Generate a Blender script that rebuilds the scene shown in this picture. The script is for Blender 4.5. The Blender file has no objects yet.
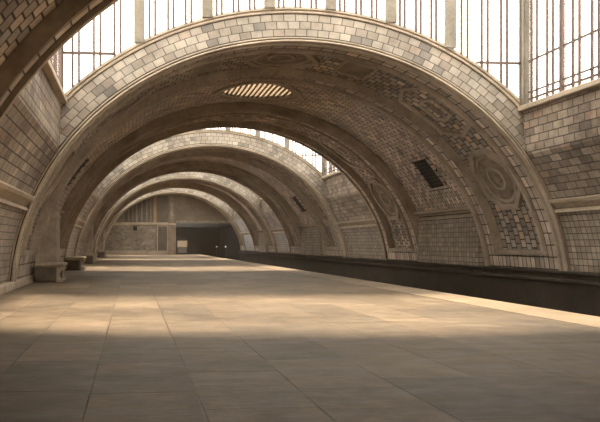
import bpy, bmesh, math, random
from math import pi, sin, cos, sqrt, radians
from mathutils import Vector

random.seed(7)
SC = bpy.context.scene
COL = SC.collection

# ------------------------------------------------------------------ dimensions
R = 6.45                       # half width of the hall at the springing
EYE = 1.0
CX = 0.5933 * R                # hall axis, the camera stands left of it
B = 0.907 * R                  # rise of the elliptical vault
ZC = EYE - 0.1905 * R          # springing height
XL, XR = CX - R, CX + R
X_EDGE = 0.985 * R             # platform edge
PIT = -1.15
LEDGE = 0.355
MONL, MONR = 0.836 * R, 0.831 * R   # reach of the roof lanterns either side of the axis
SILL = EYE + 0.497 * R
TOP = EYE + 1.0 * R

VAULTS = [(-0.37, 1.37), (2.23, 3.9095), (4.66, 6.3294), (6.9744, 8.1804), (8.9252, 9.25)]
Y_BACK, Y_END = -1.05 * R, 9.25 * R


# ------------------------------------------------------------------ mesh helpers
def E(t, q=0.0):
    return CX + (1 + q) * R * cos(t), ZC + (1 + q) * B * sin(t)


NS = 2000
_arc = [0.0]
for _i in range(NS):
    _a, _b = pi * _i / NS, pi * (_i + 1) / NS
    _p, _q = E(_a), E(_b)
    _arc.append(_arc[-1] + math.hypot(_q[0] - _p[0], _q[1] - _p[1]))


def arc(t):
    k = max(0.0, min(NS - 1e-6, t / pi * NS))
    i = int(k)
    return _arc[i] + (_arc[i + 1] - _arc[i]) * (k - i) + (t * R if t < 0 else 0)


def t_at(z, left=False, q=0.0):
    a = math.asin(max(-1, min(1, (z - ZC) / ((1 + q) * B))))
    return pi - a if left else a


def newbm():
    bm = bmesh.new()
    bm.loops.layers.uv.new('UVMap')
    return bm


def quad(bm, pts, uvs, smooth=False):
    vs = [bm.verts.new(p) for p in pts]
    f = bm.faces.new(vs)
    f.smooth = smooth
    l = bm.loops.layers.uv[0]
    for lp, uv in zip(f.loops, uvs):
        lp[l].uv = uv
    return f


def sweep(bm, prof, t0, t1, n=96, v0=0.0):
    """profile of (y, q) points carried round the vault from t0 to t1"""
    v = v0
    lay = bm.loops.layers.uv[0]
    for (ya, qa), (yb, qb) in zip(prof[:-1], prof[1:]):
        ln = math.hypot(yb - ya, (qb - qa) * R)
        rows = []
        for i in range(n + 1):
            t = t0 + (t1 - t0) * i / n
            xa, za = E(t, qa)
            xb, zb = E(t, qb)
            rows.append((bm.verts.new((xa, ya, za)), bm.verts.new((xb, yb, zb)), arc(t)))
        for (a0, b0, u0), (a1, b1, u1) in zip(rows[:-1], rows[1:]):
            f = bm.faces.new((a0, a1, b1, b0))
            f.smooth = True
            for lp, uv in zip(f.loops, ((u0, v), (u1, v), (u1, v + ln), (u0, v + ln))):
                lp[lay].uv = uv
        v += ln


def box_uv(bm, faces=None):
    lay = bm.loops.layers.uv[0]
    bm.normal_update()
    for f in (faces or bm.faces):
        n = f.normal
        ax = max(range(3), key=lambda i: abs(n[i]))
        for lp in f.loops:
            c = lp.vert.co
            lp[lay].uv = ((c.y, c.z), (c.x, c.z), (c.x, c.y))[ax]


def add_box(bm, x0, x1, y0, y1, z0, z1, bev=0.0):
    x0, x1 = min(x0, x1), max(x0, x1)
    y0, y1 = min(y0, y1), max(y0, y1)
    z0, z1 = min(z0, z1), max(z0, z1)
    vs = [bm.verts.new(p) for p in ((x0, y0, z0), (x1, y0, z0), (x1, y1, z0), (x0, y1, z0),
                                    (x0, y0, z1), (x1, y0, z1), (x1, y1, z1), (x0, y1, z1))]
    fs = [bm.faces.new([vs[i] for i in q]) for q in
          ((3, 2, 1, 0), (4, 5, 6, 7), (0, 1, 5, 4), (1, 2, 6, 5), (2, 3, 7, 6), (3, 0, 4, 7))]
    if bev > 0:
        es = list({e for f in fs for e in f.edges})
        bmesh.ops.bevel(bm, geom=es, offset=bev, segments=2, affect='EDGES', profile=0.5)
    return fs


def add_prism(bm, pts, d):
    """closed polygon (list of Vector) extruded by the vector d"""
    d = Vector(d)
    a = [bm.verts.new(p) for p in pts]
    b = [bm.verts.new(Vector(p) + d) for p in pts]
    bm.faces.new(a[::-1])
    bm.faces.new(b)
    n = len(a)
    for i in range(n):
        bm.faces.new((a[i], a[(i + 1) % n], b[(i + 1) % n], b[i]))


def obj(name, bm, mat, parent=None, recalc=True, uv=False):
    if recalc:
        bmesh.ops.recalc_face_normals(bm, faces=bm.faces)
    if uv:
        box_uv(bm)
    me = bpy.data.meshes.new(name)
    bm.to_mesh(me)
    bm.free()
    me.materials.append(mat)
    o = bpy.data.objects.new(name, me)
    COL.objects.link(o)
    if parent:
        o.parent = parent
    return o


def boxes(name, lst, mat, parent=None, bev=0.0):
    bm = newbm()
    for b in lst:
        add_box(bm, *b, bev=bev)
    return obj(name, bm, mat, parent, uv=True)


def tag(o, label, cat=None, kind=None, group=None):
    o['label'] = label
    if cat:
        o['category'] = cat
    if kind:
        o['kind'] = kind
    if group:
        o['group'] = group
    return o


def empty(name, loc=(0, 0, 0)):
    o = bpy.data.objects.new(name, None)
    o.empty_display_size = 0.3
    COL.objects.link(o)
    o.location = loc
    return o


# ------------------------------------------------------------------ materials
class N:
    def __init__(s, name):
        s.m = bpy.data.materials.new(name)
        s.m.use_nodes = True
        s.t = s.m.node_tree
        s.t.nodes.clear()
        s.out = s.t.nodes.new('ShaderNodeOutputMaterial')

    def n(s, typ, **kw):
        nd = s.t.nodes.new(typ)
        for k, v in kw.items():
            setattr(nd, k, v)
        return nd

    def l(s, a, b):
        s.t.links.new(a, b)

    def val(s, sock, x):
        if hasattr(x, 'is_linked') or isinstance(x, bpy.types.NodeSocket):
            s.l(x, sock)
        else:
            sock.default_value = x

    def math(s, op, a, b=None, clamp=False):
        nd = s.n('ShaderNodeMath', operation=op, use_clamp=clamp)
        s.val(nd.inputs[0], a)
        if b is not None:
            s.val(nd.inputs[1], b)
        return nd.outputs[0]

    def mix(s, fac, a, b, blend='MIX'):
        nd = s.n('ShaderNodeMix', data_type='RGBA', blend_type=blend)
        s.val(nd.inputs[0], fac)
        for i, x in ((6, a), (7, b)):
            if isinstance(x, tuple):
                nd.inputs[i].default_value = (*x[:3], 1)
            else:
                s.l(x, nd.inputs[i])
        return nd.outputs[2]

    def noise(s, scale, detail=4, rough=0.6, coord=None):
        nd = s.n('ShaderNodeTexNoise')
        nd.inputs['Scale'].default_value = scale
        nd.inputs['Detail'].default_value = detail
        nd.inputs['Roughness'].default_value = rough
        if coord is not None:
            s.l(coord, nd.inputs['Vector'])
        return nd.outputs['Fac']

    def rng(s, x, a, b, c, d):
        nd = s.n('ShaderNodeMapRange')
        s.l(x, nd.inputs[0])
        for i, v in enumerate((a, b, c, d)):
            nd.inputs[i + 1].default_value = v
        return nd.outputs[0]

    def ramp(s, x, stops, interp='CONSTANT'):
        nd = s.n('ShaderNodeValToRGB')
        cr = nd.color_ramp
        cr.interpolation = interp
        while len(cr.elements) < len(stops):
            cr.elements.new(0.5)
        for e, (p, c) in zip(cr.elements, stops):
            e.position = p
            e.color = (*c, 1)
        s.l(x, nd.inputs[0])
        return nd.outputs[0]

    def finish(s, color, rough=0.6, bump=None, bstr=0.4, bdist=0.01, spec=0.4, metal=0.0):
        b = s.n('ShaderNodeBsdfPrincipled')
        if isinstance(color, tuple):
            b.inputs['Base Color'].default_value = (*color, 1)
        else:
            s.l(color, b.inputs['Base Color'])
        s.val(b.inputs['Roughness'], rough)
        b.inputs['Specular IOR Level'].default_value = spec
        b.inputs['Metallic'].default_value = metal
        if bump is not None:
            bn = s.n('ShaderNodeBump')
            bn.inputs['Strength'].default_value = bstr
            bn.inputs['Distance'].default_value = bdist
            s.l(bump, bn.inputs['Height'])
            s.l(bn.outputs[0], b.inputs['Normal'])
        s.l(b.outputs[0], s.out.inputs[0])
        return s.m


def grime(s, col, amount, scale=0.7):
    """soot and damp blotches with shapes of their own"""
    co = s.n('ShaderNodeTexCoord').outputs['Object']
    a = s.noise(scale, 6, 0.65, co)
    b = s.noise(scale * 9, 4, 0.6, co)
    f = s.math('ADD', s.math('MULTIPLY', a, 0.7), s.math('MULTIPLY', b, 0.3))
    f = s.rng(f, 0.36, 0.66, 1.0 - amount, 1.0 + amount * 0.25)
    g = s.n('ShaderNodeCombineColor')
    for i in range(3):
        s.l(f, g.inputs[i])
    return s.mix(1.0, col, g.outputs[0], 'MULTIPLY')


def tame(c, k=0.42):
    g = 0.3 * c[0] + 0.55 * c[1] + 0.15 * c[2]
    c = tuple(x + (g - x) * k for x in c)
    return c[0] * 1.0, c[1] * 0.965, c[2] * 0.93


def tile_mat(name, w, h, cols, mortar=(0.045, 0.036, 0.028), mw=0.012, rough=0.5, dirt=0.45, offset=0.5,
             swap=False, bstr=0.5, uoff=0.0, voff=0.0, spec=0.4, accent=None):
    s = N(name)
    uv = s.n('ShaderNodeUVMap').outputs[0]
    sp = s.n('ShaderNodeSeparateXYZ')
    s.l(uv, sp.inputs[0])
    u, v = (sp.outputs[1], sp.outputs[0]) if swap else (sp.outputs[0], sp.outputs[1])
    vr = s.math('DIVIDE', s.math('ADD', v, voff), h)
    row = s.math('FLOOR', vr)
    sh = s.math('MULTIPLY', s.math('FLOORED_MODULO', row, 2.0), offset)
    ur = s.math('ADD', s.math('DIVIDE', s.math('ADD', u, uoff), w), sh)
    colu = s.math('FLOOR', ur)
    fu, fv = s.math('FRACT', ur), s.math('FRACT', vr)
    du = s.math('MULTIPLY', s.math('MINIMUM', fu, s.math('SUBTRACT', 1.0, fu)), w)
    dv = s.math('MULTIPLY', s.math('MINIMUM', fv, s.math('SUBTRACT', 1.0, fv)), h)
    d = s.math('MINIMUM', du, dv)
    tile = s.rng(d, mw * 0.35, mw * 0.9, 0.0, 1.0)
    cv = s.n('ShaderNodeCombineXYZ')
    s.l(colu, cv.inputs[0])
    s.l(row, cv.inputs[1])
    wn = s.n('ShaderNodeTexWhiteNoise', noise_dimensions='2D')
    s.l(cv.outputs[0], wn.inputs['Vector'])
    n = len(cols)
    stops, tot, acc = [], sum(c[0] for c in cols), 0
    for wt, c in cols:
        stops.append((acc / tot, c))
        acc += wt
    c = s.ramp(wn.outputs['Value'], stops)
    # small value change on every tile
    j = s.rng(s.n('ShaderNodeSeparateColor').outputs[0], 0, 1, 1, 1) if False else None
    sc = s.n('ShaderNodeSeparateColor')
    s.l(wn.outputs['Color'], sc.inputs[0])
    f = s.rng(sc.outputs[1], 0, 1, 0.82, 1.14)
    g = s.n('ShaderNodeCombineColor')
    for i in range(3):
        s.l(f, g.inputs[i])
    c = s.mix(1.0, c, g.outputs[0], 'MULTIPLY')
    c = s.mix(tile, mortar, c)
    c = grime(s, c, dirt)
    return s.finish(c, rough, tile, bstr, 0.008, spec)


def plain_mat(name, col, rough=0.7, dirt=0.4, scale=1.5, spec=0.3, metal=0.0, bstr=0.25):
    col = tame(col, 0.25)
    s = N(name)
    c = grime(s, s.mix(0.0, col, col), dirt, scale)
    co = s.n('ShaderNodeTexCoord').outputs['Object']
    return s.finish(c, rough, s.noise(18, 5, 0.6, co), bstr, 0.01, spec, metal)


_tile = tile_mat


def tile_mat(name, w, h, cols, **kw):
    gain = kw.pop('gain', 1.0)
    return _tile(name, w, h, [(a, tuple(x * gain for x in tame(c))) for a, c in cols], **kw)


M = {}
M['face'] = tile_mat('cream voussoir tile', 0.25, 0.1957, [(5, (0.55, 0.47, 0.35)), (4, (0.48, 0.40, 0.29)), (3, (0.60, 0.53, 0.41)),
                                                     (1.2, (0.30, 0.27, 0.22)), (1, (0.50, 0.37, 0.25))], dirt=0.45, mw=0.012, offset=0.35, gain=0.86)
M['soffit'] = tile_mat('brown soffit tile', 0.27, 0.14, [(5, (0.34, 0.265, 0.19)), (4, (0.28, 0.22, 0.16)), (3, (0.40, 0.32, 0.23)),
                                                     (1.4, (0.20, 0.16, 0.125)), (1, (0.43, 0.29, 0.18))], dirt=0.48, mw=0.018, bstr=0.9, gain=2.5)
M['border'] = tile_mat('border tile', 0.30, 0.18, [(5, (0.36, 0.285, 0.205)), (4, (0.29, 0.23, 0.165)), (2, (0.43, 0.35, 0.25)),
                                               (1, (0.21, 0.17, 0.135))], dirt=0.45, offset=0.0, mw=0.022, bstr=0.9, gain=2.15)
M['mosaic'] = tile_mat('mosaic panel tile', 0.22, 0.22, [(5, (0.27, 0.215, 0.155)), (3, (0.17, 0.14, 0.11)), (2.5, (0.40, 0.325, 0.23)),
                                                     (1.2, (0.27, 0.25, 0.215)), (0.8, (0.42, 0.26, 0.12)), (1, (0.23, 0.15, 0.11))],
                        dirt=0.5, offset=0.5, bstr=0.9, mw=0.024, gain=2.1)
M['bay'] = tile_mat('bay wall tile', 0.33, 0.18, [(5, (0.42, 0.335, 0.24)), (4, (0.36, 0.285, 0.205)), (3, (0.48, 0.39, 0.285)),
                                              (2, (0.25, 0.20, 0.16)), (1.3, (0.45, 0.29, 0.18))], dirt=0.6, swap=True, bstr=0.9, mw=0.015, gain=1.15)
M['lower'] = tile_mat('small wall tile', 0.16, 0.15, [(5, (0.42, 0.34, 0.245)), (4, (0.36, 0.29, 0.21)), (2, (0.47, 0.385, 0.28))],
                       dirt=0.45, swap=True, mw=0.014, offset=0.0, rough=0.4, gain=1.15)
M['mould'] = plain_mat('terracotta moulding', (0.58, 0.485, 0.355), 0.55, 0.4, 1.2)
M['mould_dark'] = plain_mat('soiled moulding', (0.52, 0.43, 0.315), 0.6, 0.45, 1.2)
M['painted_shade'] = plain_mat('dark painted shade line', (0.06, 0.048, 0.036), 0.9, 0.3, 2.0)  # near-black colour that paints shade into grooves and moulding edges
M['relief'] = plain_mat('dark relief tile', (0.34, 0.28, 0.21), 0.6, 0.5, 3.0)
M['stone'] = plain_mat('bench limestone', (0.50, 0.41, 0.29), 0.6, 0.4, 3.0)
M['stone_dark'] = plain_mat('bench base stone', (0.15, 0.12, 0.088), 0.7, 0.5, 3.0)
M['roof'] = plain_mat('roof render', (0.30, 0.27, 0.23), 0.9, 0.3, 1.0)
M['steel'] = plain_mat('painted glazing steel', (0.16, 0.105, 0.085), 0.6, 0.3, 4.0)
M['pier'] = plain_mat('grey green lantern pier', (0.29, 0.265, 0.21), 0.7, 0.4, 2.0)
M['iron'] = plain_mat('dark iron', (0.045, 0.047, 0.043), 0.5, 0.3, 4.0, 0.4, 0.3)
M['void'] = plain_mat('dark duct lining', (0.03, 0.032, 0.03), 0.9, 0.2, 4.0)
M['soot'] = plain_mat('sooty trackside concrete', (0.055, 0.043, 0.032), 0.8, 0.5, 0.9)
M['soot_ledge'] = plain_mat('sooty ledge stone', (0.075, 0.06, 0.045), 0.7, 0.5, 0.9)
M['tunnel'] = plain_mat('tunnel lining', (0.028, 0.024, 0.02), 0.9, 0.3, 0.6)
M['end_plain'] = plain_mat('end wall plaster', (0.24, 0.195, 0.14), 0.8, 0.4, 0.6)
M['end_tile'] = tile_mat('end wall tile', 0.3, 0.15, [(5, (0.36, 0.30, 0.20)), (4, (0.31, 0.255, 0.17)), (2, (0.40, 0.33, 0.23))], dirt=0.4, mw=0.007)
M['brick'] = tile_mat('pier brick', 0.24, 0.09, [(5, (0.44, 0.30, 0.19)), (4, (0.38, 0.26, 0.165)), (2, (0.49, 0.35, 0.24))], dirt=0.3)
M['door'] = plain_mat('dull door paint', (0.15, 0.125, 0.10), 0.6, 0.3, 2.0)
M['wood'] = plain_mat('orange stained timber', (0.46, 0.27, 0.13), 0.6, 0.3, 3.0)
M['board'] = plain_mat('cream board paint', (0.62, 0.52, 0.37), 0.6, 0.25, 5.0)
M['grey'] = plain_mat('grey board paint', (0.20, 0.19, 0.16), 0.6, 0.3, 5.0)


def floor_mat():
    s = N('worn stone paving')
    co = s.n('ShaderNodeTexCoord').outputs['Object']
    sp = s.n('ShaderNodeSeparateXYZ')
    s.l(co, sp.inputs[0])
    W, L = 0.71, 1.12
    vr = s.math('DIVIDE', s.math('SUBTRACT', sp.outputs[0], 0.43), W)
    row = s.math('FLOOR', vr)
    wn0 = s.n('ShaderNodeTexWhiteNoise', noise_dimensions='1D')
    s.l(row, wn0.inputs['W'])
    ur = s.math('ADD', s.math('DIVIDE', sp.outputs[1], L), wn0.outputs['Value'])
    colu = s.math('FLOOR', ur)
    fu, fv = s.math('FRACT', ur), s.math('FRACT', vr)
    du = s.math('MULTIPLY', s.math('MINIMUM', fu, s.math('SUBTRACT', 1.0, fu)), L)
    dv = s.math('MULTIPLY', s.math('MINIMUM', fv, s.math('SUBTRACT', 1.0, fv)), W)
    tile = s.rng(s.math('MINIMUM', du, dv), 0.003, 0.009, 0.0, 1.0)
    cv = s.n('ShaderNodeCombineXYZ')
    s.l(colu, cv.inputs[0])
    s.l(row, cv.inputs[1])
    wn = s.n('ShaderNodeTexWhiteNoise', noise_dimensions='2D')
    s.l(cv.outputs[0], wn.inputs['Vector'])
    c = s.ramp(wn.outputs['Value'], [(0, (0.215, 0.166, 0.117)), (0.3, (0.175, 0.138, 0.100)), (0.55, (0.250, 0.193, 0.136)),
                                     (0.8, (0.200, 0.152, 0.105))])
    fine = s.noise(26, 6, 0.7, co)
    f = s.rng(fine, 0.3, 0.7, 0.86, 1.12)
    g = s.n('ShaderNodeCombineColor')
    for i in range(3):
        s.l(f, g.inputs[i])
    c = s.mix(1.0, c, g.outputs[0], 'MULTIPLY')
    # joints are only partly open
    gap = s.rng(s.noise(0.9, 3, 0.5, co), 0.42, 0.60, 0.12, 0.9)
    jf = s.math('MULTIPLY', s.math('SUBTRACT', 1.0, tile), gap)
    c = s.mix(jf, c, (0.075, 0.058, 0.042))
    c = grime(s, c, 0.55, 0.45)
    # scuffed, stretched streaks
    mp = s.n('ShaderNodeMapping')
    mp.inputs['Scale'].default_value = (0.9, 3.2, 1)
    s.l(co, mp.inputs['Vector'])
    st = s.noise(1.6, 6, 0.7, mp.outputs[0])
    st2 = s.noise(7.0, 6, 0.75, mp.outputs[0])
    f2 = s.rng(s.math('ADD', s.math('MULTIPLY', st, .6), s.math('MULTIPLY', st2, .4)), 0.38, 0.62, 0.68, 1.22)
    g2 = s.n('ShaderNodeCombineColor')
    for i in range(3):
        s.l(f2, g2.inputs[i])
    c = s.mix(1.0, c, g2.outputs[0], 'MULTIPLY')
    rough = s.rng(st, 0.35, 0.65, 0.40, 0.66)
    h = s.math('ADD', s.math('MULTIPLY', st2, 0.5), s.math('MULTIPLY', s.math('SUBTRACT', 1.0, jf), 0.6))
    h = s.math('ADD', h, s.math('MULTIPLY', fine, 0.12))
    return s.finish(c, rough, h, 0.6, 0.03, 0.42)


M['floor'] = floor_mat()
M['coping'] = plain_mat('platform edge stone', (0.33, 0.26, 0.175), 0.55, 0.35, 0.9)


def glass_mat(name, tint, diff):
    s = N(name)
    tr = s.n('ShaderNodeBsdfTransparent')
    tr.inputs[0].default_value = (*tint, 1)
    tl = s.n('ShaderNodeBsdfTranslucent')
    tl.inputs[0].default_value = (*tint, 1)
    gl = s.n('ShaderNodeBsdfGlossy')
    gl.inputs['Roughness'].default_value = 0.15
    m1 = s.n('ShaderNodeMixShader')
    m1.inputs[0].default_value = diff
    s.l(tr.outputs[0], m1.inputs[1])
    s.l(tl.outputs[0], m1.inputs[2])
    m2 = s.n('ShaderNodeMixShader')
    m2.inputs[0].default_value = 0.05
    s.l(m1.outputs[0], m2.inputs[1])
    s.l(gl.outputs[0], m2.inputs[2])
    s.l(m2.outputs[0], s.out.inputs[0])
    return s.m


M['glass'] = glass_mat('dusty window glass', (0.96, 0.95, 0.93), 0.12)
M['skyglass'] = glass_mat('dirty skylight glass', (0.34, 0.295, 0.24), 0.92)


def emit_mat(name, col, st):
    s = N(name)
    e = s.n('ShaderNodeEmission')
    e.inputs[0].default_value = (*col, 1)
    e.inputs[1].default_value = st
    s.l(e.outputs[0], s.out.inputs[0])
    return s.m


M['lamp'] = emit_mat('lit lamp lens', (1.0, 0.93, 0.8), 3.0)

# ------------------------------------------------------------------ ornament laid on the curved soffit
T_BASE_R, T_BASE_L = radians(3.0), pi - radians(0.5)


class Patch:
    """maps (a along the arc, d along the hall, h towards the room) onto the vault"""

    def __init__(s, t0, y0, q0=0.0):
        s.t0, s.y0, s.q0 = t0, y0, q0
        s.sp = math.hypot(R * sin(t0), B * cos(t0))

    def __call__(s, a, d, h):
        t = s.t0 + a / s.sp
        x, z = E(t, s.q0)
        nx, nz = -cos(t) / R, -sin(t) / B
        k = math.hypot(nx, nz)
        return Vector((x + nx / k * h, s.y0 + d, z + nz / k * h))


def frame_on(bm, P, outer, inner, h0, h1, closed=True):
    """a raised flat band between two polylines of the same length"""
    n = len(outer)
    ov = [[bm.verts.new(P(*p, h)) for h in (h0, h1)] for p in outer]
    iv = [[bm.verts.new(P(*p, h)) for h in (h0, h1)] for p in inner]
    for i in range(n if closed else n - 1):
        j = (i + 1) % n
        bm.faces.new((ov[i][1], ov[j][1], iv[j][1], iv[i][1]))
        bm.faces.new((ov[i][0], ov[j][0], ov[j][1], ov[i][1]))
        bm.faces.new((iv[i][1], iv[j][1], iv[j][0], iv[i][0]))
        bm.faces.new((iv[i][0], iv[j][0], ov[j][0], ov[i][0]))


def ngon(n, ra, rd, ph=0.0, sup=None):
    out = []
    for i in range(n):
        a = 2 * pi * i / n + ph
        c, s_ = cos(a), sin(a)
        if sup:
            c = math.copysign(abs(c) ** (2 / sup), c)
            s_ = math.copysign(abs(s_) ** (2 / sup), s_)
        out.append((ra * c, rd * s_))
    return out


def plate_on(bm, P, poly, h0, h1):
    c = bm.verts.new(P(0, 0, h1))
    lo = [bm.verts.new(P(*p, h0)) for p in poly]
    hi = [bm.verts.new(P(*p, h1)) for p in poly]
    n = len(poly)
    for i in range(n):
        j = (i + 1) % n
        bm.faces.new((c, hi[i], hi[j]))
        bm.faces.new((hi[i], lo[i], lo[j], hi[j]))


def dome_on(bm, P, a0, d0, ra, rd, h0, h1, n=10):
    rings = []
    for k in range(3):
        f = k / 3
        rr = cos(f * pi / 2)
        rings.append([bm.verts.new(P(a0 + ra * rr * cos(2 * pi * i / n), d0 + rd * rr * sin(2 * pi * i / n),
                                     h0 + (h1 - h0) * sin(f * pi / 2))) for i in range(n)])
    c = bm.verts.new(P(a0, d0, h1))
    for A, Bq in zip(rings[:-1], rings[1:]):
        for i in range(n):
            bm.faces.new((A[i], A[(i + 1) % n], Bq[(i + 1) % n], Bq[i]))
    for i in range(n):
        bm.faces.new((rings[-1][i], rings[-1][(i + 1) % n], c))


def medallion(P, ra, rd, parent, sides=8, ph=pi / 8, simple=False, fmat='mould_dark'):
    bm = newbm()
    frame_on(bm, P, ngon(sides, ra, rd, ph), ngon(sides, ra * 0.84, rd * 0.84, ph), -0.03, 0.09)
    if not simple:
        frame_on(bm, P, ngon(28, ra * 0.74, rd * 0.74), ngon(28, ra * 0.66, rd * 0.66), -0.02, 0.05)
        frame_on(bm, P, ngon(20, ra * 0.36, rd * 0.36), ngon(20, ra * 0.28, rd * 0.28), -0.02, 0.05)
    o = obj('medallion_frame', bm, M[fmat], parent, uv=True)
    bm = newbm()
    plate_on(bm, P, ngon(sides, ra * 0.85, rd * 0.85, ph), -0.03, 0.012)
    if not simple:
        for i in range(10):
            a = 2 * pi * i / 10
            dome_on(bm, P, ra * 0.51 * cos(a), rd * 0.51 * sin(a), ra * 0.11, rd * 0.11, 0.0, 0.05, 8)
        dome_on(bm, P, 0, 0, ra * 0.2, rd * 0.2, 0.0, 0.09, 10)
    obj('medallion', bm, M['relief'], parent, uv=True)
    return o


WEBQ = 0.042


def arch_rib(ya, yb, parent, first, detail):
    """one decorated transverse rib from ya to yb with border, mosaic field, mouldings"""
    w = yb - ya
    e0 = 0.07 * w
    b0 = 0.105 * w
    f0, f1 = ya + e0 + b0, yb - e0 - b0
    fm = 0.042 * w
    tb0, tb1 = t_at(0.82), t_at(0.82, True)
    bm = newbm()
    # plain border bands either side and the pieces under the mosaic field
    sweep(bm, [(ya + e0, 0.004), (f0, 0.004)], T_BASE_R, T_BASE_L)
    sweep(bm, [(f1, 0.004), (yb - e0, 0.004)], T_BASE_R, T_BASE_L)
    sweep(bm, [(f0, 0.004), (f1, 0.004)], T_BASE_R, tb0, 4)
    sweep(bm, [(f0, 0.004), (f1, 0.004)], tb1, T_BASE_L, 6)
    rib = obj('arch_rib', bm, M['border'], parent, recalc=False)
    bm = newbm()
    sweep(bm, [(f0 + fm, 0.028), (f1 - fm, 0.028)], tb0, tb1)
    obj('mosaic_panel', bm, M['mosaic'], rib, recalc=False)
    bm = newbm()
    for y0, y1 in ((f0, f0 + fm), (f1 - fm, f1)):
        pr = [(0, .004), (.01, .03), (.32, .03), (.33, -.006), (.52, -.003), (.78, -.008), (.80, .032), (1, .032)]
        if y0 == f0:
            sweep(bm, [(y0 + fm * f, qq) for f, qq in pr], tb0, tb1)
        else:
            sweep(bm, [(y1 - fm * f, qq) for f, qq in pr[::-1]], tb0, tb1)
    for ta, tbb in ((tb0 - 0.018, tb0), (tb1, tb1 + 0.018)):
        pa = [E(t, q) for t in (ta, tbb) for q in (-0.004, 0.02)]
        pts = [Vector((pa[0][0], f0, pa[0][1])), Vector((pa[1][0], f0, pa[1][1])),
               Vector((pa[3][0], f0, pa[3][1])), Vector((pa[2][0], f0, pa[2][1]))]
        add_prism(bm, pts, (0, f1 - f0, 0))
    obj('panel_frame', bm, M['mould_dark'], rib, recalc=False)
    bm = newbm()
    m = e0
    rolls = [(.28, -.001), (.29, .024), (.50, .024), (.51, -.006), (.76, -.006), (.77, .026), (.98, .026), (1, .004)]
    head = [(ya - .045, 0.0), (ya, -0.001)] if first else [(ya, WEBQ + .002), (ya, -0.001)]
    sweep(bm, head + [(ya + m * f, qq) for f, qq in rolls], T_BASE_R, T_BASE_L)
    sweep(bm, [(yb - m * f, qq) for f, qq in rolls[::-1]] + [(yb, -0.001), (yb, WEBQ + .002)], T_BASE_R, T_BASE_L)
    obj('edge_moulding', bm, M['mould'] if first else M['mould_dark'], rib, recalc=False)
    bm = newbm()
    for f0_, f1_, qq in ((.285, .505, .0225), (.765, .985, .0245)):  # dark strips over the groove floors, shade put in as colour
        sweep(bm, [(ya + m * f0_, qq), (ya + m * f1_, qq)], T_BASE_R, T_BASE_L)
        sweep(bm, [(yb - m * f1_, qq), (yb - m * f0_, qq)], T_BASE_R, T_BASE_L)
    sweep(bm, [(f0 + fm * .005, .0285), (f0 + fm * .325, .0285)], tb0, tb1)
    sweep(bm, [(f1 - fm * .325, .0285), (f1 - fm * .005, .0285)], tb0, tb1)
    obj('groove_shade', bm, M['painted_shade'], rib, recalc=False)
    yc = (ya + yb) / 2
    hw = (f1 - f0 - 2 * fm) / 2
    if detail:
        medallion(Patch(pi / 2, yc, 0.028), 0.98, hw * 0.86, rib, 6, 0.0, fmat='mould')
        for t, ra in ((radians(29.5), 0.95), (pi - radians(29.5), 0.95)):
            medallion(Patch(t, yc, 0.028), ra, hw * 0.94, rib)
        # long pointed panels between the medallions
        bm = newbm()
        for sg in (1, -1):
            P = Patch(pi / 2 - sg * radians(38), yc, 0.028)
            La = 1.05
            o_ = [(-La, 0), (-La * .72, hw * .8), (La * .72, hw * .8), (La, 0), (La * .72, -hw * .8), (-La * .72, -hw * .8)]
            i_ = [(a * .90, d * .82) for a, d in o_]
            frame_on(bm, P, o_, i_, -0.02, 0.045)
            i2 = [(a * .42, d * .5) for a, d in o_]
            frame_on(bm, P, i2, [(a * .8, d * .75) for a, d in i2], -0.02, 0.04)
            P2 = Patch(pi / 2 - sg * radians(17), yc, 0.028)
            o2 = [(-.42, hw * .55), (.42, hw * .55), (.42, -hw * .55), (-.42, -hw * .55)]
            frame_on(bm, P2, o2, [(a * .84, d * .84) for a, d in o2], -0.02, 0.04)
        obj('panel_relief', bm, M['mould_dark'], rib, uv=True)
        bm = newbm()
        for sg in (1, -1):
            P2 = Patch(pi / 2 - sg * radians(17), yc, 0.028)
            plate_on(bm, P2, [(-.36, hw * .47), (.36, hw * .47), (.36, -hw * .47), (-.36, -hw * .47)], -0.02, 0.012)
            P = Patch(pi / 2 - sg * radians(38), yc, 0.028)
            for k in (-1, 0, 1):
                dome_on(bm, P, k * .13, 0, .09, hw * .16, 0, 0.06, 8)
        obj('relief_boss', bm, M['relief'], rib, uv=True)
    return rib


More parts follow.
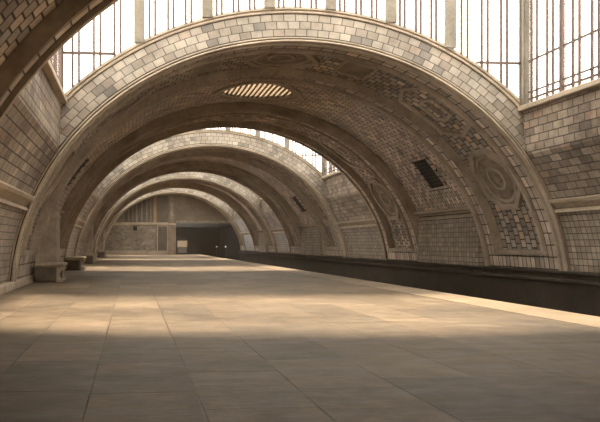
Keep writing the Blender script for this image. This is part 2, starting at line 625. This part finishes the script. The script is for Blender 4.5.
def vault(i, ya, yb, label, web=True, detail=True, hole=None):
    root = tag(empty('ceiling', (CX, ya, 0)), label, 'vault', 'structure')
    # children are built in world coordinates
    kids_from = len(COL.objects)
    L = yb - ya
    if web:
        a1, b0 = ya + .322 * L, yb - .31 * L
        arch_rib(ya, a1, root, True, detail)
        arch_rib(b0, yb, root, False, detail)
        q = WEBQ
        s0, s1 = EYE + .113 * R, EYE + .16 * R
        tr0, tr1, tl0, tl1 = t_at(s0), t_at(s1), t_at(s0, True), t_at(s1, True)
        bm = newbm()
        if hole:
            nt, ny = 150, 40
            vs = {}
            lay = bm.loops.layers.uv[0]
            P = Patch(OV_T, hole[0], q)
            for it in range(nt + 1):
                t = tr1 + (tl1 - tr1) * it / nt
                for iy in range(ny + 1):
                    y = a1 + (b0 - a1) * iy / ny
                    x, z = E(t, q)
                    vs[it, iy] = bm.verts.new((x, y, z))
            for it in range(nt):
                for iy in range(ny):
                    t = tr1 + (tl1 - tr1) * (it + .5) / nt
                    y = a1 + (b0 - a1) * (iy + .5) / ny
                    a = (t - OV_T) * P.sp
                    if (abs(a) / hole[1]) ** 1.6 + (abs(y - hole[0]) / hole[2]) ** 1.6 < 1:
                        continue
                    f = bm.faces.new((vs[it, iy], vs[it + 1, iy], vs[it + 1, iy + 1], vs[it, iy + 1]))
                    f.smooth = True
                    for lp in f.loops:
                        c = lp.vert.co
                        tt = math.atan2((c.z - ZC) / B, (c.x - CX) / R)
                        lp[lay].uv = (arc(tt), c.y)
        else:
            sweep(bm, [(a1, q), (b0, q)], tr1, tl1)
        wb = obj('vault_web', bm, M['soffit'], root, recalc=False)
        for side, (ta, tb) in (('r', (T_BASE_R, tr0)), ('l', (tl0, T_BASE_L))):
            bm = newbm()
            sgn = 1 if side == 'r' else -1
            xw = CX + sgn * .968 * R
            z0 = LEDGE if side == 'r' else -.05
            quad(bm, [(xw, a1, z0), (xw, b0, z0), (xw, b0, s0 + .1), (xw, a1, s0 + .1)], [(z0, a1), (z0, b0), (s0 + .1, b0), (s0 + .1, a1)])
            for ye in (a1 + .001, b0 - .001):
                quad(bm, [(xw, ye, z0), (xw + sgn * .6, ye, z0), (xw + sgn * .6, ye, s0 + .1), (xw, ye, s0 + .1)],
                     [(z0, 0), (z0, .6), (s0 + .1, .6), (s0 + .1, 0)])
            obj('wall_panel', bm, M['lower'], root, recalc=False)
            if side == 'l':
                xp = CX - .912 * R
                boxes('pilaster', [(xw - .4, xp, a1 - .02, a1 + .75, 0, s0), (xw - .4, xp + .05, a1 - .06, a1 + .79, 0, .42)], M['mould_dark'], root, bev=.02)
                boxes('capital', [(xw - .4, xp + .03, a1 - .03, a1 + .75, s0, s0 + .07), (xw - .4, xp + .01, a1 - .03, a1 + .77, s0 + .07, s1 - .12),
                                  (xw - .4, xp + .06, a1 - .06, a1 + .78, s1 - .12, s1 - .02)], M['mould'], root, bev=.015)
        for (ta, tb) in ((tr0, tr1), (tl1, tl0)):
            bm = newbm()
            n = 5
            poly = []
            lst = [(0, .002), (0, -.016), (.22, -.012), (.3, .004), (.62, .004), (.7, -.012), (.82, -.022), (1, -.022), (1, .04)]
            if ta > pi / 2:
                lst = [(1 - f, qq) for f, qq in lst]
            for f, qq in lst:
                x, z = E(ta + (tb - ta) * f, q + qq)
                poly.append(Vector((x, a1, z)))
            add_prism(bm, poly + [Vector((E(ta if lst[0][0] == 0 else tb, q + .05)[0], a1, poly[0].z))], (0, b0 - a1, 0))
            sc_ = obj('string_course', bm, M['mould'], root, uv=True)
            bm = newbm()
            for f0_, f1_, qq in ((.0, .07, -.0175), (.31, .40, .003), (.64, .69, -.008)):  # shade lines painted along the steps of the string course
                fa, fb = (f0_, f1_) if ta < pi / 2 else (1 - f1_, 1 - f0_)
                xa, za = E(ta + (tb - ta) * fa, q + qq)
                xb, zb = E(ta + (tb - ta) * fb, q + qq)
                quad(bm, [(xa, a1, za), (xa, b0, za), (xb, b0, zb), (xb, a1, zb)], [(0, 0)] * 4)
            obj('groove_shade', bm, M['painted_shade'], sc_)
    else:
        arch_rib(ya, yb, root, True, False)
    # voussoir faces
    for y, nm in ((ya, 'voussoir_face'), (yb, 'voussoir_face')):
        bm = newbm()
        sweep(bm, [(y, 0.0), (y, 0.019)], T_BASE_R, T_BASE_L, 120, v0=-0.1225)
        sweep(bm, [(y, 0.019), (y, 0.110)], T_BASE_R, T_BASE_L, 120, v0=0.0)
        obj(nm, bm, M['face'], root, recalc=False)
    for y, sg in ((ya, -1), (yb, 1)):
        bm = newbm()
        pr = [(y, .0), (y + sg * .045, .0), (y + sg * .05, .003), (y + sg * .045, .0062), (y, .0066), (y, .0112), (y + sg * .04, .0116),
              (y + sg * .045, .0140), (y + sg * .03, .0168), (y, .0172)]
        sweep(bm, pr, T_BASE_R, T_BASE_L)
        obj('arch_moulding', bm, M['mould'], root, recalc=False)
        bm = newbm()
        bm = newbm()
        sweep(bm, [(y + sg * .004, .0068), (y + sg * .004, .0110)], T_BASE_R, T_BASE_L)  # dark bands painting shade between the beads and beside the face mouldings
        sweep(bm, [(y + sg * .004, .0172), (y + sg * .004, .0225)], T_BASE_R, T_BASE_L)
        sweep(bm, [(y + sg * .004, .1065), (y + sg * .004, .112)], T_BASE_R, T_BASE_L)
        obj('face_shade', bm, M['painted_shade'], root, recalc=False)
        bm = newbm()
        pr = [(y, .109), (y + sg * .04, .111), (y + sg * .045, .118), (y + sg * .015, .120), (y + sg * .07, .123), (y + sg * .07, .132), (y - sg * .1, .135)]
        sweep(bm, pr, T_BASE_R, T_BASE_L)
        obj('extrados_moulding', bm, M['mould'], root, recalc=False)
    bm = newbm()
    if hole:
        ha = hole[1] * 1.1 / R
        sweep(bm, [(ya, .135), (hole[0] - hole[2] * 1.1, .135)], radians(-2), pi + radians(2), 64)
        sweep(bm, [(hole[0] + hole[2] * 1.1, .135), (yb, .135)], radians(-2), pi + radians(2), 64)
        sweep(bm, [(hole[0] - hole[2] * 1.1, .135), (hole[0] + hole[2] * 1.1, .135)], radians(-2), OV_T - ha, 30)
        sweep(bm, [(hole[0] - hole[2] * 1.1, .135), (hole[0] + hole[2] * 1.1, .135)], OV_T + ha, pi + radians(2), 30)
    else:
        sweep(bm, [(ya, .135), (yb, .135)], radians(-2), pi + radians(2), 64)
    obj('outer_shell', bm, M['roof'], root, recalc=False)
    return root


def keep_world(root):
    """children were modelled in world space; undo the offset of the empty"""
    from mathutils import Matrix
    for c in root.children:
        c.matrix_parent_inverse = Matrix.Translation(-root.location)


# ------------------------------------------------------------------ platform, pit, right trackside wall
o = boxes('floor', [(XL - .5, X_EDGE - 0.84, Y_BACK, Y_END, PIT, 0)], M['floor'])
tag(o, 'worn brown stone paving of the platform', 'floor', 'structure')
o = boxes('trim_1', [(X_EDGE - 0.832, X_EDGE, Y_BACK, Y_END, -0.25, 0.004), (X_EDGE - 0.832, X_EDGE - 0.12, Y_BACK, Y_END, PIT, -0.25)], M['coping'])
tag(o, 'pale stone coping along the platform edge', 'platform edge', 'structure')
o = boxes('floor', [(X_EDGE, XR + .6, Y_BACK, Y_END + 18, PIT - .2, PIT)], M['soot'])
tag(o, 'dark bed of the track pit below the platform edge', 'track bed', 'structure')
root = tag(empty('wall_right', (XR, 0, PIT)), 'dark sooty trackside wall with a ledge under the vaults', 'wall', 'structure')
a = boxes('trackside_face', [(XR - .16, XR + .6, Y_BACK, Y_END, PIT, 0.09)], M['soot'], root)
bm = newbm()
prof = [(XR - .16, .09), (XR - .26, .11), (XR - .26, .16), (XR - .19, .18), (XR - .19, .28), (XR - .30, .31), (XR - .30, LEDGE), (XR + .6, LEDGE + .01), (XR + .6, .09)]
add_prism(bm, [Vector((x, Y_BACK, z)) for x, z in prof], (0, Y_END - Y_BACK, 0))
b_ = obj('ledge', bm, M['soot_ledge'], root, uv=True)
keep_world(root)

# ------------------------------------------------------------------ vaults
OV_T = pi / 2 - 0.025
OV = (3.115 * R, 0.180 * R, 0.168 * R)      # oval skylight in the nearest vault: y, half sizes
names = ['tiled vault arching over the camera at the upper left corner',
         'largest tiled vault in view, pierced by the oval slatted skylight',
         'second tiled vault in view, behind the largest one',
         'third tiled vault, short and pale edged, deep in the hall',
         'smallest tiled arch, framing the end wall']
for i, (a, b) in enumerate(VAULTS):
    r = vault(i, a * R, b * R, names[i], web=(i < 4), detail=(i in (1, 2)), hole=OV if i == 1 else None)
    keep_world(r)

# ------------------------------------------------------------------ lantern bays between the vaults
BAYS = [(Y_BACK / R, -0.37)] + [(VAULTS[k][1], VAULTS[k + 1][0]) for k in range(4)]
win_no = [0]


def z_ext(dx, q=.132):
    r = (1 + q) * R
    return ZC + (1 + q) * B * sqrt(max(0, 1 - (dx / r) ** 2))


def wname():
    win_no[0] += 1
    return 'window_%d' % win_no[0]


def cross_window(y, label):
    """glazing standing across the hall on the back of an arch"""
    root = tag(empty(wname(), (CX, y, TOP)), label, 'window', 'structure')
    px = [-MONL, -.567 * R, -.33 * R, -.11 * R, .11 * R, .33 * R, .55 * R, MONR]
    for k, p in enumerate(px[1:-1]):
        boxes('post', [(CX + p - .12, CX + p + .12, y - .06, y + .06, z_ext(p) - .02, TOP)], M['pier'], root)
    bars = []
    for a, b in zip(px[:-1], px[1:]):
        for f in (.15, .23, .42, .50, .68, .76):
            x = a + (b - a) * f
            bars.append((CX + x - .024, CX + x + .024, y - .02, y + .02, z_ext(x) - .02, TOP))
    zb = EYE + .655 * R
    for a, b in zip(px[:-1], px[1:]):
        if z_ext((a + b) / 2) < zb + .1:
            xs = [a, b]
            # keep the rail where it stands above the arch
            lo = [x for x in (a + (b - a) * k / 20 for k in range(21)) if z_ext(x) < zb - .01]
            if len(lo) > 1:
                bars.append((CX + lo[0], CX + lo[-1], y - .025, y + .025, zb - .026, zb + .026))
    bars.append((CX - MONL, CX + MONR, y - .05, y + .05, TOP - .08, TOP))
    boxes('glazing_bars', bars, M['steel'], root)
    for a, b in zip(px[:-1], px[1:]):
        bm = newbm()
        n = 8
        pts = [Vector((CX + a + (b - a) * k / n, y - .006, z_ext(a + (b - a) * k / n) - .01)) for k in range(n + 1)]
        pts += [Vector((CX + b, y - .006, TOP)), Vector((CX + a, y - .006, TOP))]
        add_prism(bm, pts, (0, .012, 0))
        obj('pane', bm, M['glass'], root, uv=True)
    keep_world(root)


def side_window(sg, y0, y1, label):
    x = CX + (MONR if sg > 0 else -MONL)
    root = tag(empty(wname(), (x, (y0 + y1) / 2, SILL)), label, 'window', 'structure')
    boxes('sill', [(x - .14, x + .14, y0, y1, SILL - .10, SILL + .02)], M['mould'], root, bev=.02)
    for ye in (y0 + .12, y1 - .12):
        bm = newbm()
        if sg < 0:
            add_box(bm, x - .05, x + .05, ye - .06, ye + .06, SILL, TOP)
            add_box(bm, x - .07, x + .07, ye - .03, ye + .03, SILL, TOP)
            obj('corner_pier', bm, M['steel'], root, uv=True)
            continue
        add_box(bm, x - .10, x + .10, ye - .12, ye + .12, SILL, TOP)
        for k in (-1, 1):
            add_box(bm, x - sg * .10 - .03, x - sg * .10 + .03, ye + k * .07 - .03, ye + k * .07 + .03, SILL, TOP)
        obj('corner_pier', bm, M['pier'], root, uv=True)
    ln = y1 - y0
    n = max(3, round(ln / 1.3))
    for k in range(1, n):
        y = y0 + ln * k / n
        boxes('post', [(x - .05, x + .05, y - .045, y + .045, SILL, TOP)], M['steel'], root)
    bars = []
    for k in range(n):
        for f in (.22, .36, .62, .76):
            y = y0 + ln * (k + f) / n
            bars.append((x - .02, x + .02, y - .028, y + .028, SILL, TOP))
    for z, h in ((SILL + .14, .02), (SILL + .30, .015), (EYE + .655 * R, .018), (TOP - .05, .05)):
        bars.append((x - .026, x + .026, y0, y1, z - h, z + h))
    boxes('glazing_bars', bars, M['steel'], root)
    boxes('pane', [(x - .006, x + .006, y0, y1, SILL, TOP)], M['glass'], root)
    keep_world(root)


def roof_window(y0, y1, label):
    root = tag(empty(wname(), (CX, (y0 + y1) / 2, TOP)), label, 'roof glazing', 'structure')
    zr = TOP + .02
    boxes('pane', [(CX - MONL, CX + MONR, y0, y1, zr, zr + .012)], M['glass'], root)
    bars = [(CX - MONL + (MONL + MONR) * k / 14 - .03, CX - MONL + (MONL + MONR) * k / 14 + .03, y0, y1, zr - .08, zr) for k in range(15)]
    bars += [(CX - MONL, CX + MONR, (y0 + y1) / 2 - .05, (y0 + y1) / 2 + .05, zr - .12, zr)]
    boxes('glazing_bars', bars, M['steel'], root)
    keep_world(root)


where = ['in the bay behind the camera', 'in the nearest roof lantern', 'in the roof lantern behind the largest vault',
         'in the roof lantern behind the second vault', 'in the roof lantern before the end wall']
for k, (a, b) in enumerate(BAYS):
    y0, y1 = a * R, b * R
    for sg, nm in ((-1, 'wall_left'), (1, 'wall_right')):
        left = sg < 0
        s0, s1 = EYE + .113 * R, EYE + .16 * R
        zl = EYE + .33 * R
        side = 'left' if left else 'right'
        root = tag(empty(nm, (CX + sg * R, y0, 0)), 'tiled %s wall below the side window %s' % (side, where[k]), 'wall', 'structure')

        def wall_pts(za, zb, n):
            out = []
            for j in range(n + 1):
                z = za + (zb - za) * j / n
                t = t_at(min(z, zl), left, .018)
                xe = E(t, .018)[0]
                if z > zl:
                    f = (z - zl) / (SILL - zl)
                    xe = xe + (CX + (MONR if sg > 0 else -MONL) - xe) * f
                out.append((xe, z))
            return out

        for za, zb, n, mt, part in ((-.1 if left else .2, s0, 8, 'lower', 'wall_panel'), (s0, SILL - .05, 16, 'bay', 'wall_face')):
            bm = newbm()
            pts = wall_pts(za, zb, n)
            u = 0
            for (xa, z_a), (xb, z_b) in zip(pts[:-1], pts[1:]):
                ln = math.hypot(xb - xa, z_b - z_a)
                quad(bm, [(xa, y0, z_a), (xa, y1, z_a), (xb, y1, z_b), (xb, y0, z_b)], [(u, y0), (u, y1), (u + ln, y1), (u + ln, y0)], True)
                u += ln
            obj(part, bm, M[mt], root, recalc=False)
        xa, xb = wall_pts(s0, s1, 1)[0][0], wall_pts(s0, s1, 1)[1][0]
        bm = newbm()
        pr = [(0.06, s0), (-.09, s0), (-.07, s0 + .07), (-.02, s0 + .09), (-.02, s0 + .19), (-.08, s0 + .21), (-.12, s1 - .03), (-.12, s1), (.06, s1)]
        add_prism(bm, [Vector(((xa if z < (s0 + s1) / 2 else xb) + sg * dx, y0, z)) for dx, z in pr], (0, y1 - y0, 0))
        obj('string_course', bm, M['mould'], root, uv=True)
        keep_world(root)
        side_window(sg, y0, y1, '%s side window with close upright bars %s' % (side, where[k]))
    cross_window(y1 - .06, 'glazed lunette above the far arch %s' % where[k])
    if k > 0:
        cross_window(y0 + .06, 'glazed lunette above the near arch %s' % where[k])
    roof_window(y0, y1, 'glass roof %s' % where[k])

# ------------------------------------------------------------------ plinth along the left wall
for k, (a, b) in enumerate(VAULTS):
    pass
o = boxes('baseboard_left', [(XL - .3, XL + .07, Y_BACK, Y_END, 0, .16)], M['mould_dark'], bev=.01)
tag(o, 'dark stone plinth at the foot of the left wall', 'plinth', 'structure')

# ------------------------------------------------------------------ wall behind the camera
o = boxes('wall_back', [(XL - 1, XR + 1, Y_BACK - .4, Y_BACK, PIT - .2, TOP + .3)], M['lower'])
tag(o, 'tiled wall closing the hall behind the camera', 'wall', 'structure')

# ------------------------------------------------------------------ end wall with tunnel mouth
S_ = R / 69.0


def ex(u):
    return (u - 132) * S_


def ez(v):
    return EYE + (243.7 - v) * S_


TX0, TX1, TZ = ex(176), XR + .35, ez(223)
root = tag(empty('wall_far', (0, Y_END, 0)), 'end wall of the hall beside and above the dark tunnel mouth', 'wall', 'structure')
boxes('plaster', [(XL - 1, ex(157), Y_END, Y_END + .5, PIT, TOP), (ex(157), TX0, Y_END, Y_END + .5, PIT, TOP), (TX0, TX1, Y_END, Y_END + .5, TZ, TOP),
                  (TX1, XR + 1, Y_END, Y_END + .5, PIT, TOP)], M['end_plain'], root)
boxes('tile_panel', [(XL - .5, ex(155.5), Y_END - .08, Y_END, .35, ez(225))], M['end_tile'], root)
boxes('base_course', [(XL - .5, ex(168), Y_END - .12, Y_END, 0, .35)], M['mould_dark'], root)
boxes('cornice', [(XL - .5, ex(168), Y_END - .22, Y_END, ez(224.6), ez(222.6)), (XL - .5, ex(168), Y_END - .14, Y_END, ez(225.4), ez(224.6))], M['mould'], root)
boxes('brick_pier', [(ex(168.3), ex(175.6), Y_END - .25, Y_END, 0, ez(225))], M['brick'], root)
boxes('pier_cap', [(ex(167.8), ex(176), Y_END - .30, Y_END, ez(225), ez(223.4))], M['mould'], root)
boxes('lintel_band', [(ex(176), TX1, Y_END - .10, Y_END, TZ, ez(220.5))], M['end_tile'], root)
boxes('upper_pilaster', [(ex(170), ex(173.5), Y_END - .16, Y_END, ez(223), ez(190))], M['end_tile'], root)
keep_world(root)
root = tag(empty('door_1', (ex(162), Y_END, .35)), 'tall dull brown doorway between the tiled panel and the brick pier', 'door', 'structure')
boxes('frame', [(ex(157), ex(158), Y_END - .1, Y_END, .35, ez(225.4)), (ex(167), ex(168), Y_END - .1, Y_END, .35, ez(225.4)),
                (ex(158), ex(167), Y_END - .1, Y_END, ez(226.6), ez(225.4))], M['mould_dark'], root)
boxes('leaf', [(ex(158), ex(162.4), Y_END - .04, Y_END, .35, ez(226.6)), (ex(162.6), ex(167), Y_END - .04, Y_END, .35, ez(226.6))], M['door'], root)
keep_world(root)
root = tag(empty(wname(), (ex(138), Y_END, ez(222))), 'timber framed window with upright posts high on the end wall', 'window', 'structure')
fr = [(ex(u) - w, ex(u) + w, Y_END - .12, Y_END, ez(222.6), ez(z)) for u, w, z in
      ((124, .04, 208), (129, .03, 205), (133, .03, 203), (137, .07, 201), (142, .05, 199.5), (147, .04, 198), (151, .04, 197))]
boxes('post', fr, M['end_tile'], root)
boxes('post', [(ex(153.6), ex(156.4), Y_END - .16, Y_END, ez(222.6), ez(196.5))], M['wood'], root)
bm = newbm()
add_prism(bm, [Vector((ex(u), Y_END - .03, ez(v))) for u, v in ((123, 222.6), (154, 222.6), (154, 197), (142, 199.5), (133, 203), (124, 208.5))], (0, .02, 0))
obj('pane', bm, M['door'], root, uv=True)
boxes('panel', [(ex(157), ex(168), Y_END - .06, Y_END, ez(222.6), ez(196))], M['door'], root)
keep_world(root)
root = tag(empty('wall_tunnel', (TX0, Y_END + .5, 0)), 'dark lining inside the tunnel mouth', 'wall', 'structure')
boxes('lining', [(TX0 - .3, TX0, Y_END + .5, Y_END + 18, PIT, TZ), (TX1, TX1 + .3, Y_END + .5, Y_END + 18, PIT, TZ),
                 (TX0 - .3, TX1 + .3, Y_END + .5, Y_END + 18, TZ, TZ + .3), (TX0 - .3, TX1 + .3, Y_END + 18, Y_END + 18.3, PIT, TZ)], M['tunnel'], root)
keep_world(root)
root = tag(boxes('ventilation_opening', [(ex(133.2), ex(137.4), Y_END - .10, Y_END - .08, ez(230.8), ez(226.2))], M['void']),
           'small dark square vent high on the tiled panel of the end wall', 'vent')
boxes('frame', [(ex(132.8), ex(133.2), Y_END - .12, Y_END - .08, ez(231.2), ez(225.8)), (ex(137.4), ex(137.8), Y_END - .12, Y_END - .08, ez(231.2), ez(225.8)),
                (ex(133.2), ex(137.4), Y_END - .12, Y_END - .08, ez(226.2), ez(225.8)), (ex(133.2), ex(137.4), Y_END - .12, Y_END - .08, ez(231.2), ez(230.8))],
      M['mould_dark'], root)

# ------------------------------------------------------------------ oval skylight
root = tag(empty('skylight', (CX, OV[0], EYE + .7 * R)), 'pale slatted oval skylight in the crown of the largest vault', 'skylight')
P = Patch(OV_T, OV[0], WEBQ)
bm = newbm()
frame_on(bm, P, ngon(40, OV[1] * 1.20, OV[2] * 1.20, 0, 1.7), ngon(40, OV[1] * 1.06, OV[2] * 1.06, 0, 1.7), -.02, .06)
frame_on(bm, P, ngon(40, OV[1] * 1.08, OV[2] * 1.08, 0, 1.7), ngon(40, OV[1] * .93, OV[2] * .93, 0, 1.7), -.06, .03)
obj('frame', bm, M['mould'], root, uv=True)
bm = newbm()
n = 40
lo = ngon(n, OV[1] * .98, OV[2] * .98, 0, 1.7)
vl = [bm.verts.new(P(*p, 0)) for p in lo]
vh = [bm.verts.new(P(*p, -.55)) for p in lo]
for i in range(n):
    bm.faces.new((vl[i], vl[(i + 1) % n], vh[(i + 1) % n], vh[i]))
obj('shaft', bm, M['mould'], root, uv=True)
bm = newbm()
ns = 15
for i in range(ns):
    a = -OV[1] * .9 + OV[1] * 1.8 * i / (ns - 1)
    hd = OV[2] * .94 * max(0.02, 1 - (abs(a) / (OV[1] * .94)) ** 1.7) ** (1 / 1.7)
    pts = [P(a - .022, -hd, -.05), P(a + .022, -hd, -.05), P(a + .022, -hd, .01), P(a - .022, -hd, .01)]
    add_prism(bm, pts, (0, 2 * hd, 0))
obj('slats', bm, M['iron'], root, uv=True)
bm = newbm()
top = [P(*p, -.05) for p in ngon(n, OV[1] * .97, OV[2] * .97, 0, 1.7)]
add_prism(bm, top, (0, 0, .012))
obj('glass', bm, M['skyglass'], root, uv=True)
keep_world(root)


# ------------------------------------------------------------------ square vent grilles on the flanks of the vaults
def grille(t, y, q, ra, rd, label):
    P = Patch(t, y, q)
    root = tag(empty('vent_grille', P(0, 0, 0)), label, 'vent grille', group='square grilles on the vault flanks')
    sq = lambda a, d: [(-a, -d), (a, -d), (a, d), (-a, d)]
    bm = newbm()
    frame_on(bm, P, sq(ra * 1.2, rd * 1.2), sq(ra, rd), -.03, .05)
    obj('frame', bm, M['border'], root, uv=True)
    bm = newbm()
    plate_on(bm, P, sq(ra * 1.02, rd * 1.02), -.03, .004)
    obj('duct_opening', bm, M['void'], root, uv=True)
    bm = newbm()
    for k in range(1, 8):
        a = -ra + 2 * ra * k / 8
        frame_on(bm, P, [(a - .016, -rd), (a + .016, -rd)], [(a - .016, rd), (a + .016, rd)], .008, .035, False)
    for k in range(1, 6):
        d = -rd + 2 * rd * k / 6
        frame_on(bm, P, [(-ra, d - .012), (ra, d - .012)], [(-ra, d + .012), (ra, d + .012)], .008, .028, False)
    obj('grate', bm, M['iron'], root, uv=True)
    keep_world(root)


GT = radians(34.5)
grille(GT, 3.02 * R, WEBQ, .50, .47, 'dark square grille on the track side flank of the largest vault')
grille(pi - GT, 3.06 * R, WEBQ, .50, .47, 'dark square grille on the bench side flank of the largest vault')
grille(GT, 5.45 * R, WEBQ, .50, .47, 'small dark square grille on the track side flank of the second vault')


# ------------------------------------------------------------------ stone benches along the left wall
def bench(y0, L, label, first=None):
    D, H = .74, .50
    x0 = XL + .13
    root = tag(empty('stone_bench', (x0, y0, 0)), label, 'bench', group='stone benches along the left wall')
    if first:
        for c in first.children:
            d = c.copy()
            COL.objects.link(d)
            d.parent = root
        return root
    bm = newbm()
    add_box(bm, 0, D, 0, L, H - .085, H, bev=.025)
    add_box(bm, .02, D - .05, .04, L - .04, H - .125, H - .085, bev=.012)
    obj('seat', bm, M['stone'], root, uv=True)
    bm = newbm()
    add_box(bm, .0, D - .12, .05, L - .05, .05, H - .12)
    add_box(bm, .0, D - .12, .08, L - .08, 0, .06, bev=.012)
    obj('base', bm, M['stone_dark'], root, uv=True)
    # scrolled console legs at the corners
    S = [(0, .0), (.15, 0), (.17, .04), (.155, .08), (.10, .10), (.07, .16), (.075, .23), (.11, .29), (.16, .33), (.17, .375), (0, .375)]
    for xo, sgn in ((D - .19, 1),):
        for yy in (.02, L - .16):
            bm = newbm()
            pts = [Vector((xo + sgn * a, yy, z)) for a, z in S]
            add_prism(bm, pts, (0, .14, 0))
            obj('leg', bm, M['mould_dark'], root, uv=True)
    return root


b0 = bench(2.597 * R, 1.0, 'nearest stone bench, lying in shade below the largest vault')
bench(3.74 * R, 1.0, 'sunlit stone bench with pale top under the back rib of the largest vault', b0)
bench(5.02 * R, 1.0, 'dark stone bench below the second vault, beyond the sunlit bench', b0)
bench(7.19 * R, 1.0, 'farthest stone bench, small and pale, by the third vault', b0)

# ------------------------------------------------------------------ notice board at the tunnel mouth
yb = Y_END - .6
root = tag(empty('notice_board', (ex(182), yb, 0)), 'cream notice board on two legs beside the tunnel mouth', 'notice board')
w0, w1 = ex(177.2), ex(186.3)
boxes('board', [(w0, w1, yb - .025, yb + .025, .72, 1.25)], M['board'], root, bev=.006)
boxes('frame', [(w0 - .05, w0, yb - .04, yb + .04, .68, 1.29), (w1, w1 + .05, yb - .04, yb + .04, .68, 1.29),
                (w0, w1, yb - .04, yb + .04, 1.25, 1.29), (w0, w1, yb - .04, yb + .04, .68, .72)], M['wood'], root)
boxes('lower_panel', [(w0 + .02, w1 - .02, yb - .012, yb + .012, .16, .68)], M['grey'], root)
for x in (w0 - .02, w1 + .02):
    boxes('leg', [(x - .03, x + .03, yb - .03, yb + .03, 0, .68), (x - .03, x + .03, yb - .22, yb + .22, 0, .05)], M['iron'], root)
keep_world(root)


# ------------------------------------------------------------------ two small lamps over the track
def signal(u, v, y, label):
    k = y / (9.25 * R)
    x = (u - 132) * S_ * k
    z = EYE + (243.7 - v) * S_ * k
    root = tag(empty('signal_lamp', (x, y, PIT)), label, 'signal lamp', group='lamps in the tunnel mouth')
    boxes('post', [(x - .03, x + .03, y + .08, y + .14, PIT, z - .02)], M['iron'], root)
    boxes('base', [(x - .12, x + .12, y, y + .22, PIT, PIT + .06)], M['iron'], root)
    bm = newbm()
    add_box(bm, x - .09, x + .09, y, y + .16, z - .12, z + .12, bev=.02)
    add_box(bm, x - .07, x + .07, y - .06, y + .02, z + .06, z + .09)
    obj('lamp_housing', bm, M['iron'], root, uv=True)
    bm = newbm()
    bmesh.ops.create_uvsphere(bm, u_segments=16, v_segments=8, radius=.038)
    for vv in bm.verts:
        vv.co = Vector((vv.co.x + x, vv.co.y * .5 + y - .005, vv.co.z + z))
    obj('lens', bm, M['lamp'], root)
    keep_world(root)


signal(217.2, 246.8, Y_END + 1.2, 'small lit signal lamp in the tunnel mouth, the one nearer the notice board')
signal(226.0, 246.8, Y_END + 1.2, 'small lit signal lamp in the tunnel mouth, the one nearer the trackside wall')

# ------------------------------------------------------------------ dusty air
HAZE = 0.0006
if HAZE:
    s = N('dusty air')
    vsn = s.n('ShaderNodeVolumeScatter')
    vsn.inputs['Color'].default_value = (1.0, 0.84, 0.64, 1)
    vsn.inputs['Density'].default_value = HAZE
    vsn.inputs['Anisotropy'].default_value = 0.2
    s.l(vsn.outputs[0], s.out.inputs['Volume'])
    bm = newbm()
    add_box(bm, XL - 2, XR + 2, Y_BACK - .9, Y_END + 19, PIT - .6, TOP + .5)
    o = obj('haze', bm, s.m, uv=True)
    tag(o, 'thin dusty haze filling the hall', 'haze', 'stuff')

# ------------------------------------------------------------------ daylight
wd = bpy.data.worlds.new('bright hazy sky')
SC.world = wd
wd.use_nodes = True
bg = wd.node_tree.nodes['Background']
bg.inputs[0].default_value = (1.0, 0.955, 0.89, 1)
bg.inputs[1].default_value = 5.2
sl = bpy.data.lights.new('sun', 'SUN')
sl.energy = 15.0
sl.angle = radians(10)
sl.color = (1.0, 0.81, 0.58)
so = bpy.data.objects.new('sun', sl)
COL.objects.link(so)
so.rotation_euler = Vector((-.16, -.34, -1)).to_track_quat('-Z', 'Y').to_euler()
so.location = (CX, 3 * R, 20)

# ------------------------------------------------------------------ camera
cam = bpy.data.cameras.new('camera')
co = bpy.data.objects.new('camera', cam)
COL.objects.link(co)
cam.sensor_fit = 'HORIZONTAL'
cam.sensor_width = 36.0
cam.lens = 640.0 / 600.0 * 36.0
cam.shift_x = (300 - 183.27) / 600.0
cam.shift_y = (243.66 - 211) / 600.0
cam.clip_start = 0.02
cam.clip_end = 300
co.location = (0, 0, EYE)
co.rotation_euler = (pi / 2, 0, -0.0803)
SC.camera = co

SC.view_settings.view_transform = 'Standard'
SC.view_settings.look = 'None'
SC.view_settings.gamma = 1.0
SC.view_settings.use_curve_mapping = False
SC.view_settings.exposure = 0.08
SC.cycles.max_bounces = 14
SC.cycles.diffuse_bounces = 7
SC.cycles.transparent_max_bounces = 16
SC.cycles.volume_bounces = 1
SC.cycles.caustics_reflective = False
SC.cycles.caustics_refractive = False
